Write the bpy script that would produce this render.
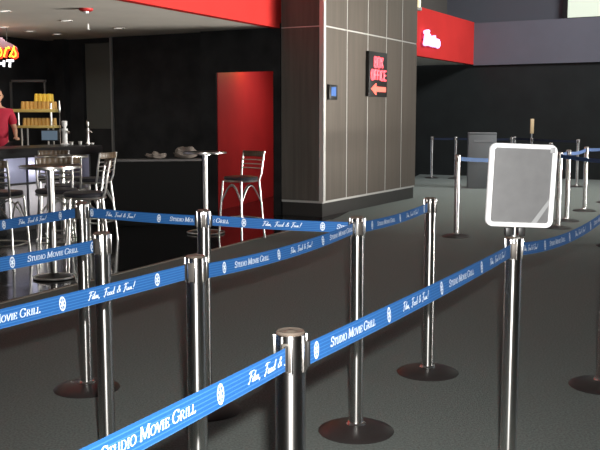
import bpy, bmesh, math, random
from mathutils import Vector, Matrix
random.seed(7)
S = bpy.context.scene
C = S.collection
for o in list(bpy.data.objects): bpy.data.objects.remove(o)
PI = math.pi

# ------------------------------------------------------------------ camera
F = 900.0; PIT = math.atan(107/900); H = 1.46
cam = bpy.data.cameras.new('camera'); cam.sensor_width = 36; cam.lens = 54; cam.clip_start = .02
co = bpy.data.objects.new('camera', cam); C.objects.link(co)
co.location = (0, 0, H); co.rotation_euler = (PI/2-PIT, 0, 0); S.camera = co

# ------------------------------------------------------------------ world, lights, exposure
w = bpy.data.worlds.new('world'); S.world = w; w.use_nodes = True
w.node_tree.nodes['Background'].inputs[0].default_value = (.75, .85, 1, 1)
w.node_tree.nodes['Background'].inputs[1].default_value = 1.2
def area(name, loc, target, sx, sy, power, col=(1, 1, 1), spread=180):
    l = bpy.data.lights.new(name, 'AREA'); l.shape = 'RECTANGLE'; l.size = sx; l.size_y = sy
    l.energy = power; l.color = col; l.spread = math.radians(spread)
    o = bpy.data.objects.new(name, l); C.objects.link(o); o.location = loc
    o.rotation_euler = (Vector(target)-Vector(loc)).to_track_quat('-Z', 'Y').to_euler(); return o
flash = area('camera_flash', (.045, .03, H+.10), (0.15, 4, 1.15), .045, .028, 60, (1, .985, .95), 85)
area('entrance_daylight', (12.4, 11.3, 2.4), (1.2, 15.3, 1.9), 4.5, 3, 40, (1, .95, .90), 75)
area('soffit_fill', (12.4, 9.0, .55), (-3.3, 11.0, 3.2), 8.5, .9, 270, (1, .96, .88), 34)  # unseen lamp added low at the right to brighten the bar soffit
area('lobby_ceiling_light', (6, 16, 6.8), (6, 16.2, 0), 8, 7, 195, (.98, .98, .93), 78)
area('fascia_fill', (9.5, 15.5, 6.6), (3.6, 21.3, 3.3), 4, 2, 230, (.95, .97, 1), 75)  # unseen lamp added to brighten the right-hand fascia
area('rear_fill', (0, -2.5, 5.5), (0, -6, 1.6), 6, 1, 60, (1, .95, .9), 120)  # unseen lamp behind the camera, added for streaks on the posts
S.view_settings.view_transform = 'Standard'; S.view_settings.look = 'None'
S.view_settings.exposure = 0.0; S.view_settings.gamma = 1; S.view_settings.use_curve_mapping = False

# ------------------------------------------------------------------ pixel -> place
def ray(px, py):
    a = (px-300)/F; b = (225-py)/F
    return (a, math.cos(PIT)+b*math.sin(PIT), -math.sin(PIT)+b*math.cos(PIT))
def atz(px, py, z):
    r = ray(px, py); t = (z-H)/r[2]; return Vector((r[0]*t, r[1]*t, z))
def aty(px, py, y):
    r = ray(px, py); t = y/r[1]; return Vector((r[0]*t, y, H+r[2]*t))

# ------------------------------------------------------------------ materials
def mat(name, col, rough=.5, metal=0, emit=None, es=0, aniso=0, spec=None, noise=None, bump=None, coat=0, alpha=None, trans=0):
    m = bpy.data.materials.new(name); m.use_nodes = True
    nt = m.node_tree; b = nt.nodes['Principled BSDF']
    b.inputs['Base Color'].default_value = (*col, 1); b.inputs['Roughness'].default_value = rough
    b.inputs['Metallic'].default_value = metal
    if spec is not None: b.inputs['Specular IOR Level'].default_value = spec
    if emit: b.inputs['Emission Color'].default_value = (*emit, 1); b.inputs['Emission Strength'].default_value = es
    if coat: b.inputs['Coat Weight'].default_value = coat
    if trans: b.inputs['Transmission Weight'].default_value = trans
    if alpha is not None: b.inputs['Alpha'].default_value = alpha
    if aniso:
        b.inputs['Anisotropic'].default_value = aniso; b.inputs['Anisotropic Rotation'].default_value = .25
        tg = nt.nodes.new('ShaderNodeTangent'); tg.direction_type = 'RADIAL'; tg.axis = 'Z'
        nt.links.new(tg.outputs[0], b.inputs['Tangent'])
    tc = None
    if noise or bump: tc = nt.nodes.new('ShaderNodeTexCoord')
    if noise:
        sc, amt, stretch = noise
        mp = nt.nodes.new('ShaderNodeMapping'); mp.inputs['Scale'].default_value = stretch
        n = nt.nodes.new('ShaderNodeTexNoise'); n.inputs['Scale'].default_value = sc; n.inputs['Detail'].default_value = 4
        r = nt.nodes.new('ShaderNodeMix'); r.data_type = 'RGBA'
        r.inputs[6].default_value = (*[c*(1-amt) for c in col], 1); r.inputs[7].default_value = (*[min(1, c*(1+amt)) for c in col], 1)
        nt.links.new(tc.outputs['Object'], mp.inputs[0]); nt.links.new(mp.outputs[0], n.inputs[0])
        cr = nt.nodes.new('ShaderNodeMapRange'); cr.inputs[1].default_value = .3; cr.inputs[2].default_value = .7
        nt.links.new(n.outputs[0], cr.inputs[0]); nt.links.new(cr.outputs[0], r.inputs[0])
        nt.links.new(r.outputs[2], b.inputs['Base Color'])
    if bump:
        sc, st, stretch = bump
        mp = nt.nodes.new('ShaderNodeMapping'); mp.inputs['Scale'].default_value = stretch
        n = nt.nodes.new('ShaderNodeTexNoise'); n.inputs['Scale'].default_value = sc; n.inputs['Detail'].default_value = 3
        bp = nt.nodes.new('ShaderNodeBump'); bp.inputs['Strength'].default_value = st; bp.inputs['Distance'].default_value = .01
        nt.links.new(tc.outputs['Object'], mp.inputs[0]); nt.links.new(mp.outputs[0], n.inputs[0])
        nt.links.new(n.outputs[0], bp.inputs['Height']); nt.links.new(bp.outputs[0], b.inputs['Normal'])
    return m
I1 = (1, 1, 1)
M_carpet = mat('carpet', (.200, .224, .209), .95, noise=(90, .28, I1), bump=(140, .5, I1), spec=.1)
M_tile = mat('black_tile', (.010, .010, .011), .12, bump=(3, .02, I1))
M_black = mat('black_wall', (.026, .027, .029), .45, noise=(3, .3, I1), spec=.12)
M_blackfar = mat('charcoal_wall', (.013, .0165, .0165), .7, noise=(2, .25, I1))
M_ceil = mat('ceiling_paint', (.80, .75, .68), .8, noise=(1.2, .06, I1))
M_white = mat('white_wall', (.55, .54, .52), .8)
M_red = mat('red_fascia', (.56, .034, .030), .8, spec=.08, noise=(1.5, .06, I1))
M_redroom = mat('red_room', (.66, .036, .040), .6, noise=(1.5, .08, I1))
M_grey = mat('bluegrey_wall', (.165, .165, .20), .8, noise=(1.5, .05, I1))
M_grey2 = mat('bluegrey_upper', (.105, .11, .13), .8)
M_brown2 = mat('brown_upper', (.075, .068, .058), .8)
M_lam = mat('tan_laminate', (.118, .098, .080), .5, noise=(14, .10, (1, 1, .06)))
M_lamside = mat('side_laminate', (.13, .118, .105), .6, spec=.15, noise=(14, .16, (1, 1, .05)))  # greyer laminate tone for the pillar's short face
M_alu = mat('aluminium_trim', (.66, .65, .62), .45, metal=.3)
M_kick = mat('dark_plinth', (.045, .042, .040), .4)
M_steel = mat('brushed_steel', (.70, .68, .66), .27, metal=1, aniso=.85)
M_steelh = mat('steel_head', (.60, .575, .55), .25, metal=1, aniso=.6, noise=(60, .10, (1, 1, .15)))
M_chrome = mat('chrome', (.82, .80, .77), .22, metal=1)
M_chromew = mat('bright_chrome', (.78, .76, .73), .28, metal=1)
M_slot = mat('slot_steel', (.09, .08, .07), .5, metal=.5)
M_capm = mat('worn_cap', (.20, .16, .13), .4, metal=.6)
M_base = mat('bronze_base', (.034, .028, .027), .38, spec=.4)
M_dark = mat('dark_slot', (.012, .012, .012), .5)
M_rubber = mat('black_plastic', (.02, .02, .02), .4)
M_ink = mat('white_print', (.66, .73, .82), .6)
M_frame = mat('sign_frame', (.93, .93, .93), .45)
M_panel = mat('sign_panel', (.125, .125, .128), .55, noise=(22, .08, I1))
M_pale = mat('pale_strip', (.28, .285, .29), .5)
M_seat = mat('black_seat', (.028, .028, .036), .38)
M_rail = mat('brown_rail', (.09, .06, .035), .35, noise=(8, .3, (1, 1, 6)))  # brown with uneven tone, for the stool top rails
M_tabletop = mat('table_laminate', (.06, .045, .035), .4)
M_barpanel = mat('satin_bar_panel', (.36, .38, .56), .35, metal=.35)
M_barpanel2 = mat('satin_lower_panel', (.40, .39, .44), .5, metal=.2)
M_podium = mat('podium_grey', (.19, .195, .20), .6)
M_podlab = mat('podium_label', (.27, .27, .275), .6)
M_shelf = mat('amber_shelf', (.62, .48, .16), .45)
M_glassy = mat('amber_glass', (.80, .50, .16), .25, trans=.15)
M_glassy2 = mat('yellow_glass', (.95, .68, .10), .25, trans=.1)
M_skin = mat('skin', (.50, .27, .17), .6)
M_hair = mat('hair', (.03, .02, .015), .7)
M_shirt = mat('red_shirt', (.42, .012, .04), .8)
M_trouser = mat('black_trousers', (.015, .015, .018), .8)
M_bag = mat('taupe_cloth', (.22, .185, .16), .8, noise=(18, .25, I1))
M_led = mat('red_led', (.6, .02, .03), .4, emit=(1, .10, .13), es=2.2)
M_ledp = mat('red_led_arrow', (.6, .05, .04), .4, emit=(1, .2, .14), es=1.7)
M_top = mat('bar_top_black', (.012, .012, .013), .35, spec=.2)
M_neony = mat('yellow_neon', (1, .6, .05), .4, emit=(1, .62, .04), es=2.2)
M_neonr = mat('red_neon', (1, .06, .02), .4, emit=(1, .05, .01), es=1.2)
M_neonw = mat('white_neon', (1, 1, 1), .4, emit=(.9, .93, 1), es=1.8)
M_neonv = mat('violet_neon', (.6, .5, 1), .4, emit=(.62, .5, 1), es=1.7)
M_neonm = mat('mauve_neon_panel', (.22, .14, .17), .6, emit=(.5, .3, .4), es=.25)
M_lamp = mat('lamp_glow', (1, 1, 1), .4, emit=(1, .93, .84), es=.75)
M_amberlamp = mat('amber_lamp', (1, .5, .1), .4, emit=(1, .42, .08), es=6)
M_screen = mat('bright_window_pane', (.5, .55, .45), .3, emit=(.66, .72, .60), es=.85)
M_blues = mat('blue_screen', (.1, .2, .5), .2, emit=(.16, .25, .62), es=.12)
M_pos = mat('pos_screen', (.1, .15, .2), .2, emit=(.25, .35, .48), es=.25)
M_yel = mat('lit_strip', (.9, .85, .6), .4, emit=(1, .88, .55), es=.9)
M_gglass = mat('grey_door_panel', (.10, .105, .095), .5)
M_alarm = mat('alarm_red', (.55, .03, .03), .35)
M_gold = mat('gold_sign', (.62, .45, .25), .4)
def belt_mat(name, base, line):
    m = bpy.data.materials.new(name); m.use_nodes = True; nt = m.node_tree; b = nt.nodes['Principled BSDF']
    b.inputs['Roughness'].default_value = .6; b.inputs['Specular IOR Level'].default_value = .25
    uv = nt.nodes.new('ShaderNodeUVMap'); sp = nt.nodes.new('ShaderNodeSeparateXYZ'); nt.links.new(uv.outputs[0], sp.inputs[0])
    ml = nt.nodes.new('ShaderNodeMath'); ml.operation = 'MULTIPLY'; ml.inputs[1].default_value = 6; nt.links.new(sp.outputs[1], ml.inputs[0])
    fr = nt.nodes.new('ShaderNodeMath'); fr.operation = 'FRACT'; nt.links.new(ml.outputs[0], fr.inputs[0])
    gt = nt.nodes.new('ShaderNodeMath'); gt.operation = 'LESS_THAN'; gt.inputs[1].default_value = .26; nt.links.new(fr.outputs[0], gt.inputs[0])
    mx = nt.nodes.new('ShaderNodeMix'); mx.data_type = 'RGBA'; mx.inputs[6].default_value = (*base, 1); mx.inputs[7].default_value = (*line, 1)
    nt.links.new(gt.outputs[0], mx.inputs[0])
    n = nt.nodes.new('ShaderNodeTexNoise'); n.inputs['Scale'].default_value = 400
    bp = nt.nodes.new('ShaderNodeBump'); bp.inputs['Strength'].default_value = .2; bp.inputs['Distance'].default_value = .001
    nt.links.new(n.outputs[0], bp.inputs['Height']); nt.links.new(bp.outputs[0], b.inputs['Normal'])
    nt.links.new(mx.outputs[2], b.inputs['Base Color']); return m
M_belt = belt_mat('blue_webbing', (.016, .092, .28), (.042, .15, .38))

# ------------------------------------------------------------------ mesh helpers
class MB:
    def __init__(s): s.bm = bmesh.new()
    def box(s, c, d, rz=0, bev=0, M=None):
        bm = bmesh.new(); bmesh.ops.create_cube(bm, size=1)
        bmesh.ops.scale(bm, vec=Vector(d), verts=bm.verts)
        if bev: bmesh.ops.bevel(bm, geom=bm.edges[:], offset=bev, segments=2, affect='EDGES', profile=.5)
        mt = Matrix.Translation(Vector(c)) @ Matrix.Rotation(rz, 4, 'Z')
        if M: mt = mt @ M
        s.merge(bm, mt); return s
    def merge(s, bm, mt=None):
        if mt is not None: bmesh.ops.transform(bm, matrix=mt, verts=bm.verts)
        me = bpy.data.meshes.new('t'); bm.to_mesh(me); bm.free(); s.bm.from_mesh(me); bpy.data.meshes.remove(me)
    def tube(s, pts, r, n=10, cap=True, closed=False):
        pts = [Vector(p) for p in pts]; N = len(pts)
        rs = r if isinstance(r, (list, tuple)) else [r]*N
        rings = []; up = None
        for i, p in enumerate(pts):
            a = pts[i-1] if (i > 0 or closed) else p; b = pts[(i+1) % N] if (i < N-1 or closed) else p
            t = (b-a).normalized()
            if up is None:
                up = Vector((0, 0, 1)) if abs(t.z) < .9 else Vector((1, 0, 0))
            x = up.cross(t)
            if x.length < 1e-5: x = Vector((0, 1, 0)).cross(t)
            x.normalize(); y = t.cross(x); up = y
            rings.append([s.bm.verts.new(p+(x*math.cos(2*PI*k/n)+y*math.sin(2*PI*k/n))*rs[i]) for k in range(n)])
        for i in range(N if closed else N-1):
            A = rings[i]; B = rings[(i+1) % N]
            for k in range(n): s.bm.faces.new((A[k], A[(k+1) % n], B[(k+1) % n], B[k]))
        if cap and not closed:
            s.bm.faces.new(rings[0][::-1]); s.bm.faces.new(rings[-1])
        return s
    def lathe(s, prof, n=32, c=(0, 0, 0), sx=1, sy=1):
        c = Vector(c); rings = []
        for r, z in prof:
            if r < 1e-6: rings.append([s.bm.verts.new(c+Vector((0, 0, z)))])
            else: rings.append([s.bm.verts.new(c+Vector((r*sx*math.cos(2*PI*k/n), r*sy*math.sin(2*PI*k/n), z))) for k in range(n)])
        for A, B in zip(rings, rings[1:]):
            for k in range(n):
                k2 = (k+1) % n
                if len(A) == 1 and len(B) == 1: continue
                if len(A) == 1: s.bm.faces.new((A[0], B[k2], B[k]))
                elif len(B) == 1: s.bm.faces.new((A[k], A[k2], B[0]))
                else: s.bm.faces.new((A[k], A[k2], B[k2], B[k]))
        return s
    def prism(s, poly, z0, z1):
        a = [s.bm.verts.new((p[0], p[1], z0)) for p in poly]; b = [s.bm.verts.new((p[0], p[1], z1)) for p in poly]
        n = len(poly); s.bm.faces.new(a[::-1]); s.bm.faces.new(b)
        for i in range(n): s.bm.faces.new((a[i], a[(i+1) % n], b[(i+1) % n], b[i]))
        return s
    def build(s, name, m, parent=None, smooth=True, loc=None, M=None):
        bmesh.ops.remove_doubles(s.bm, verts=s.bm.verts, dist=1e-5)
        bmesh.ops.recalc_face_normals(s.bm, faces=s.bm.faces)
        me = bpy.data.meshes.new(name); s.bm.to_mesh(me); s.bm.free()
        if M is not None: me.transform(M)
        me.materials.append(m)
        if smooth:
            for p in me.polygons: p.use_smooth = True
            me.set_sharp_from_angle(angle=math.radians(38))
        o = bpy.data.objects.new(name, me); C.objects.link(o)
        if parent: o.parent = parent
        if loc is not None: o.location = loc
        return o
def tag(o, label=None, cat=None, group=None, kind=None):
    if label: o['label'] = label
    if cat: o['category'] = cat
    if group: o['group'] = group
    if kind: o['kind'] = kind
    return o
def empty(name, loc=(0, 0, 0), rz=0):
    o = bpy.data.objects.new(name, None); C.objects.link(o); o.empty_display_size = .1
    o.location = loc; o.rotation_euler = (0, 0, rz); return o
def copy_tree(o, parent=None):
    c = o.copy(); C.objects.link(c); c.parent = parent
    for ch in list(o.children): copy_tree(ch, c)
    return c
def struct(name, mb, m, smooth=False): return tag(mb.build(name, m, smooth=smooth), kind='structure')
def arc(cx, cy, rx, ry, a0, a1, n=10):
    return [(cx+rx*math.cos(math.radians(a0+(a1-a0)*i/n)), cy+ry*math.sin(math.radians(a0+(a1-a0)*i/n))) for i in range(n+1)]

# ------------------------------------------------------------------ lettering: pen strokes in a unit-height cell
def serif(x, y, w=.13): return [(x-w, y), (x+w, y)]
G = {
 'S': (.62, [arc(.31, .745, .22, .24, 35, 270, 12)+arc(.31, .255, .24, .25, 90, -150, 12)[1:], [(.52, .96), (.52, .78)], [(.08, .22), (.08, .04)]]),
 'T': (.74, [[(.37, 0), (.37, 1)], [(.04, .98), (.70, .98)], [(.05, .98), (.04, .8)], [(.69, .98), (.70, .8)], serif(.37, .02)]),
 'U': (.84, [[(.16, 1), (.16, .33)]+arc(.41, .30, .25, .30, 180, 360, 10)+[(.66, 1)], serif(.16, .98, .12), serif(.66, .98, .12)]),
 'D': (.84, [[(.17, 0), (.17, 1)], [(.05, .98), (.32, .98)]+arc(.34, .5, .40, .48, 90, -90, 14)+[(.05, .02)]]),
 'I': (.40, [[(.20, 0), (.20, 1)], serif(.20, .98), serif(.20, .02)]),
 'O': (.88, [arc(.44, .5, .36, .49, 0, 360, 22)]),
 'M': (1.08, [[(.14, 0), (.18, 1)], [(.18, 1), (.54, .08)], [(.54, .08), (.88, 1)], [(.88, 1), (.94, 0)], serif(.12, .98, .08), serif(.95, .98, .08), serif(.14, .02, .11), serif(.94, .02, .12)]),
 'V': (.80, [[(.10, 1), (.40, 0)], [(.40, 0), (.72, 1)], serif(.10, .98), serif(.72, .98, .10)]),
 'E': (.68, [[(.17, 0), (.17, 1)], [(.04, .98), (.60, .98), (.61, .80)], [(.04, .02), (.62, .02), (.64, .22)], [(.17, .51), (.48, .51)], [(.48, .60), (.48, .42)]]),
 'G': (.90, [arc(.46, .5, .38, .49, 45, 320, 18)+[(.75, .42)], [(.60, .42), (.88, .42)], [(.72, .95), (.72, .76)]]),
 'R': (.82, [[(.17, 0), (.17, 1)], [(.05, .98), (.34, .98)]+arc(.36, .745, .22, .235, 90, -90, 10)+[(.17, .51)], [(.36, .51), (.70, .02), (.80, .02)], serif(.17, .02)]),
 'L': (.66, [[(.17, 0), (.17, 1)], serif(.17, .98), [(.05, .02), (.58, .02), (.62, .24)]]),
 ' ': (.34, []),
}
def pen(strokes, thick, thin, italic=0):
    """broad pen strokes -> list of quads (2d)"""
    q = []
    for st in strokes:
        pts = [(x+italic*y, y) for x, y in st]
        for i in range(len(pts)-1):
            (x0, y0), (x1, y1) = pts[i], pts[i+1]; dx, dy = x1-x0, y1-y0; L = math.hypot(dx, dy)
            if L < 1e-6: continue
            w = (thin+(thick-thin)*abs(dy)/L)/2; nx, ny = -dy/L*w, dx/L*w
            ex, ey = dx/L*w*.35, dy/L*w*.35
            x0 -= ex; y0 -= ey; x1 += ex; y1 += ey
            q.append([(x0+nx, y0+ny), (x0-nx, y0-ny), (x1-nx, y1-ny), (x1+nx, y1+ny)])
    return q
def smallcaps(words, big, small, italic=.16):
    q = []; x = 0
    for wd in words:
        for i, ch in enumerate(wd):
            h = big if i == 0 else small; wdt, st = G[ch]
            for quad in pen(st, .155 if h == big else .17, .06, italic): q.append([(x+a*h, b*h) for a, b in quad])
            x += wdt*h
        x += .34*big
    L = x-.34*big
    return q, L
# handwritten words, one unit high capitals, drawn as flowing pen lines
SCR = [
 (0.0, [[(.05, .05), (.12, -.05), (.2, .2), (.3, .95)], [(.02, .85), (.2, 1.0), (.62, .98)], [(.12, .5), (.45, .55)]]),                      # F
 (.5, [[(0, .1), (.08, .42), (.04, .05), (.16, .08), (.3, .9), (.22, .1), (.3, .02), (.42, .3)], [(.13, .58), (.15, .62)]]),                   # il
 (.9, [[(0, .05), (.05, .4), (.08, .05), (.18, .4), (.2, .05), (.3, .4), (.33, .05), (.42, .1)], [(.52, .06), (.47, -.12)]]),                  # m,
 (1.95, [[(.05, .05), (.12, -.1), (.2, .2), (.3, .98)], [(.02, .85), (.2, 1.0), (.6, .98)], [(.12, .5), (.42, .54)]]),                       # F
 (2.40, [arc(.14, .2, .12, .18, 60, 420, 10), arc(.40, .2, .12, .18, 60, 420, 10)]),                                                       # oo
 (2.95, [arc(.13, .2, .12, .18, 40, 360, 9)+[(.36, .95)], [(.36, .95), (.28, .05), (.42, .1)]]),                                               # d
 (3.65, [[(.5, .1), (.2, .75), (.3, .95), (.4, .8), (.08, .3), (.12, .06), (.3, .1), (.5, .42)]]),                                            # &
 (4.55, [[(.05, .05), (.12, -.1), (.2, .2), (.3, .98)], [(.02, .85), (.2, 1.0), (.6, .98)], [(.12, .5), (.42, .54)]]),                       # F
 (5.02, [[(0, .4), (.02, .08), (.14, .06), (.24, .4), (.24, .06), (.34, .1)]]),                                                            # u
 (5.42, [[(0, .05), (.05, .4), (.08, .05), (.2, .4), (.23, .05), (.34, .12)]]),                                                            # n
 (5.95, [[(.0, .25), (.10, 1.0)], [(-.02, .0), (-.01, .06)]]),                                                                             # !
]
def script_line(h):
    q = []
    for x0, st in SCR:
        st2 = [[(x0+a, b) for a, b in s_] for s_ in st]
        for quad in pen(st2, .10, .07, .22): q.append([(a*h, b*h) for a, b in quad])
    return q, 6.2*h
def emblem(h):
    """an oval film-reel medallion: rim, hub and spokes left open"""
    q = []; rx, ry = h*.30, h*.5
    def ring(r0, r1, n=20):
        for i in range(n):
            a, b = 2*PI*i/n, 2*PI*(i+1)/n
            q.append([(r0*rx*math.cos(a), r0*ry*math.sin(a)), (r1*rx*math.cos(a), r1*ry*math.sin(a)), (r1*rx*math.cos(b), r1*ry*math.sin(b)), (r0*rx*math.cos(b), r0*ry*math.sin(b))])
    ring(.76, 1.0); ring(.0, .34)
    for k in range(6):
        a = PI/2+k*PI/3; b = .20
        q.append([(.34*rx*math.cos(a-b*1.2), .34*ry*math.sin(a-b*1.2)), (.72*rx*math.cos(a-b), .72*ry*math.sin(a-b)), (.72*rx*math.cos(a+b), .72*ry*math.sin(a+b)), (.34*rx*math.cos(a+b*1.2), .34*ry*math.sin(a+b*1.2))])
    return q

# ------------------------------------------------------------------ belts
BZ, BW = .962, .049
def belt(A, B, label, group=None, phase=None, order=0, sag=.012, za=BZ, zb=BZ, mtl=None, printed=True, per=.408, cut=9):
    """A, B: 2d ends as seen left to right. phase: distance from A of an emblem; order 0: capitals follow it"""
    A = Vector((A[0], A[1], za)); B = Vector((B[0], B[1], zb))
    d = B-A; L = d.length; t = d.normalized(); n = Vector((t.y, -t.x, 0)).normalized()
    if n.dot(Vector((0, 0, 0))-(A+B)/2) < 0: n = -n
    up = Vector((0, 0, 1))
    def P(u, v, off=0):
        k = u/L; tw = math.sin(k*PI)*.10
        return A+d*k - up*(4*sag*k*(1-k)) + (up+n*(-tw)).normalized()*v + n*off - A
    root = empty('barrier_belt', A); tag(root, label, 'belt', 'blue retractable belts of the queue lines')
    N = 28; bm = bmesh.new(); uvl = bm.loops.layers.uv.new('UVMap'); th = .0007
    g = [[bm.verts.new(P(L*i/N, (j-.5)*BW, s_*th)) for j in (0, 1)] for s_ in (1, -1) for i in range(N+1)]
    F0, K0 = g[:N+1], g[N+1:]
    def face(vs, uvs):
        f = bm.faces.new(vs)
        for l, u_ in zip(f.loops, uvs): l[uvl].uv = u_
    for i in range(N):
        u0, u1 = i/N, (i+1)/N
        face((F0[i][0], F0[i+1][0], F0[i+1][1], F0[i][1]), ((u0, .001), (u1, .001), (u1, .999), (u0, .999)))
        face((K0[i][1], K0[i+1][1], K0[i+1][0], K0[i][0]), ((u0, .999), (u1, .999), (u1, .001), (u0, .001)))
        face((F0[i][1], F0[i+1][1], K0[i+1][1], K0[i][1]), ((u0, .5),)*4)
        face((K0[i][0], K0[i+1][0], F0[i+1][0], F0[i][0]), ((u0, .5),)*4)
    me = bpy.data.meshes.new('webbing'); bm.to_mesh(me); bm.free(); me.materials.append(mtl or M_belt)
    o = bpy.data.objects.new('webbing', me); C.objects.link(o); o.parent = root
    # clips that hook into the posts
    for u in (.004, L-.004):
        c = MB(); c.box(P(u, 0, 0), (.010, .006, BW+.006), rz=math.atan2(t.y, t.x), bev=.0015); c.build('belt_clip', M_rubber, root)
    if not printed: return root
    def emit(quads, name, lay=1):
        bm = bmesh.new()
        for q in quads:
            if any(a < .01 or a > L-.01 or a > cut for a, b in q): continue
            try: bm.faces.new([bm.verts.new(P(a, b, th+.0006*lay)) for a, b in q])
            except ValueError: pass
        if not bm.faces: bm.free(); return
        me = bpy.data.meshes.new(name); bm.to_mesh(me); bm.free(); me.materials.append(M_ink)
        o = bpy.data.objects.new(name, me); C.objects.link(o); o.parent = root
    k0 = int(-phase/per)-2
    for k in range(k0, 12):
        u = phase+k*per
        if 0 < u < L: emit([[(a+u, b) for a, b in q] for q in emblem(.040)], 'emblem')
        if (k+order) % 2 == 0:
            q, l = smallcaps(['STUDIO', 'MOVIE', 'GRILL'], .0215, .0160); s_ = .255/l
            q = [[(u+.070+a*s_, b-.009) for a, b in qq] for qq in q]
        else:
            q, l = script_line(.022); s_ = .203/l
            q = [[(u+.098+a*s_, b-.009) for a, b in qq] for qq in q]
        emit(q, 'printed_lettering')
    return root

# ------------------------------------------------------------------ stanchions
PH = 1.015
def make_stanchion():
    r = empty('stanchion')
    b = MB(); b.lathe([(0, 0), (.176, 0), (.178, .004), (.172, .009), (.150, .018), (.115, .027), (.075, .033), (.05, .036), (0, .036)], 40); b.build('base', M_base, r)
    c = MB(); c.lathe([(.0325, .033), (.046, .033), (.047, .038), (.041, .045), (.034, .048), (.0325, .048)], 28); c.build('collar', M_chrome, r)
    p = MB(); p.lathe([(0, .036), (.0325, .036), (.0325, .925), (0, .925)], 32); p.build('pole', M_steel, r)
    h = MB(); h.lathe([(0, .925), (.0327, .925), (.0332, .928), (.0332, 1.004), (.032, 1.008), (0, 1.008)], 32); hd = h.build('belt_head', M_steel, r)
    k = MB(); k.lathe([(0, 1.008), (.029, 1.008), (.031, 1.011), (.028, 1.0145), (.020, 1.012), (.012, 1.012), (.008, 1.015), (0, 1.015)], 28); k.build('cap', M_capm, r)
    for i in range(4):
        a = i*PI/2-PI/2
        s = MB(); s.box((.0326*math.cos(a), .0326*math.sin(a), .962), (.004, .019, .062), rz=a, bev=.0008); s.build('belt_slot', M_slot, hd)
        e = MB()
        for sg in (-1, 1):
            aa = a+sg*.36; e.box((.0348*math.cos(aa), .0348*math.sin(aa), .968), (.005, .0035, .078), rz=aa, bev=.001)
        e.build('slot_rail', M_chrome, hd)
    return r
proto = make_stanchion(); used = [False]
def stanchion(xy, label, az=0, lean=(0, 0), group=None):
    o = copy_tree(proto) if used[0] else proto; used[0] = True
    o.location = (xy[0], xy[1], 0.0); o.rotation_euler = (lean[1], lean[0], az)
    o['label'] = label; o['category'] = 'stanchion'
    o['group'] = 'steel stanchions of the queue lines'
    return o

# ================================================================== SETTING
A_ = Vector((.477, .879, 0)); B_ = Vector((-.879, .477, 0)); RA = math.atan2(.879, .477); RB = math.atan2(.477, -.879)
PC = Vector((.34, 13.27, 0))                  # pillar corner
SL = [(-4.6, 2.45), (-2.35, 7.06), (0.0, 11.95), (.44, 12.86)]    # edge of the carpet
struct('floor', MB().prism([(-12, -6), (13, -6), (13, 27), (-12, 27)], -.05, -.012), M_tile)
struct('floor_carpet', MB().prism([(SL[0][0], -6), (13, -6), (13, 27), (4, 27), (.55, 13.2), SL[3], SL[2], SL[1], SL[0]], -.012, 0.0), M_carpet)
struct('floor_tiles', MB().prism([(-12, -6), (SL[0][0], -6), SL[0], SL[1], SL[2], SL[3], (.55, 13.2), (4, 27), (-12, 27)], -.012, -.002), M_tile)
tr = MB()
for a, b in zip(SL, SL[1:]):
    a = Vector((*a, .002)); b = Vector((*b, .002)); m = (a+b)/2; tr.box(m, ((b-a).length, .035, .012), rz=math.atan2(b.y-a.y, b.x-a.x))
struct('trim_1', tr, mat('transition_strip', (.16, .135, .11), .45, metal=.3))
struct('ceiling', MB().prism([(-12, -6), (13, -6), (13, 27), (-12, 27)], 7.0, 7.2), M_white)
struct('wall_back', MB().box((.5, -6.1, 3.5), (25, .2, 7)), mat('rear_wall', (.30, .27, .25), .8))
struct('wall_left', MB().box((-12.1, 10.5, 3.5), (.2, 33, 7)), M_black)
# right wall with the entrance glazing opening
wr = MB(); wr.box((13.1, 10.5, 6.1), (.2, 33, 1.8)); wr.box((13.1, -1, 2.6), (.2, 10, 5.2)); wr.box((13.1, 20.5, 2.6), (.2, 13, 5.2)); wr.box((13.1, 9, .2), (.2, 10, .4))
struct('wall_right', wr, M_white)
wf = MB()
for y in (4.1, 6.5, 9, 11.5, 13.9): wf.box((13.05, y, 2.8), (.1, .08, 4.8))
wf.box((13.05, 9, 2.6), (.1, 9.9, .08)); struct('window_2', wf, M_alu)

# the pillar of laminate panels
wd = .72; ln = 3.72
core = MB(); core.prism([PC+B_*.012+A_*.012, PC+A_*(ln-.01)+B_*.012, PC+A_*(ln-.01)+B_*(wd-.01), PC+B_*(wd-.01)+A_*.012], .2, 6.9)
struct('wall_pillar', core, M_alu)
kk = MB(); kk.prism([PC+A_*.02+B_*.02, PC+A_*(ln-.03)+B_*.02, PC+A_*(ln-.03)+B_*(wd-.02), PC+A_*.02+B_*(wd-.02)], 0, .225); struct('baseboard_pillar', kk, M_kick)
def on_a(px, z):              # distance along the pillar's long face seen at pixel column px
    lo, hi = 0, 8
    for _ in range(50):
        m = (lo+hi)/2; p = PC+A_*m; x = 300+F*p.x/(p.y*math.cos(PIT)+(H-z)*math.sin(PIT))
        if x < px: lo = m
        else: hi = m
    return lo
seams = [.065]+[on_a(x, 1.6) for x in (346.7, 367.3, 385.7, 401.3)]+[ln]
pan = MB()
for s0, s1 in zip(seams, seams[1:]):
    for z0, z1 in ((.235, 2.775), (2.80, 5.3), (5.32, 6.9)):
        q = [PC+A_*(s0+.014)-B_*.004, PC+A_*(s1-.014)-B_*.004, PC+A_*(s1-.014)+B_*.013, PC+A_*(s0+.014)+B_*.013]; pan.prism(q, z0, z1)
struct('wall_pillar_panels', pan, M_lam)
pan = MB()
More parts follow.
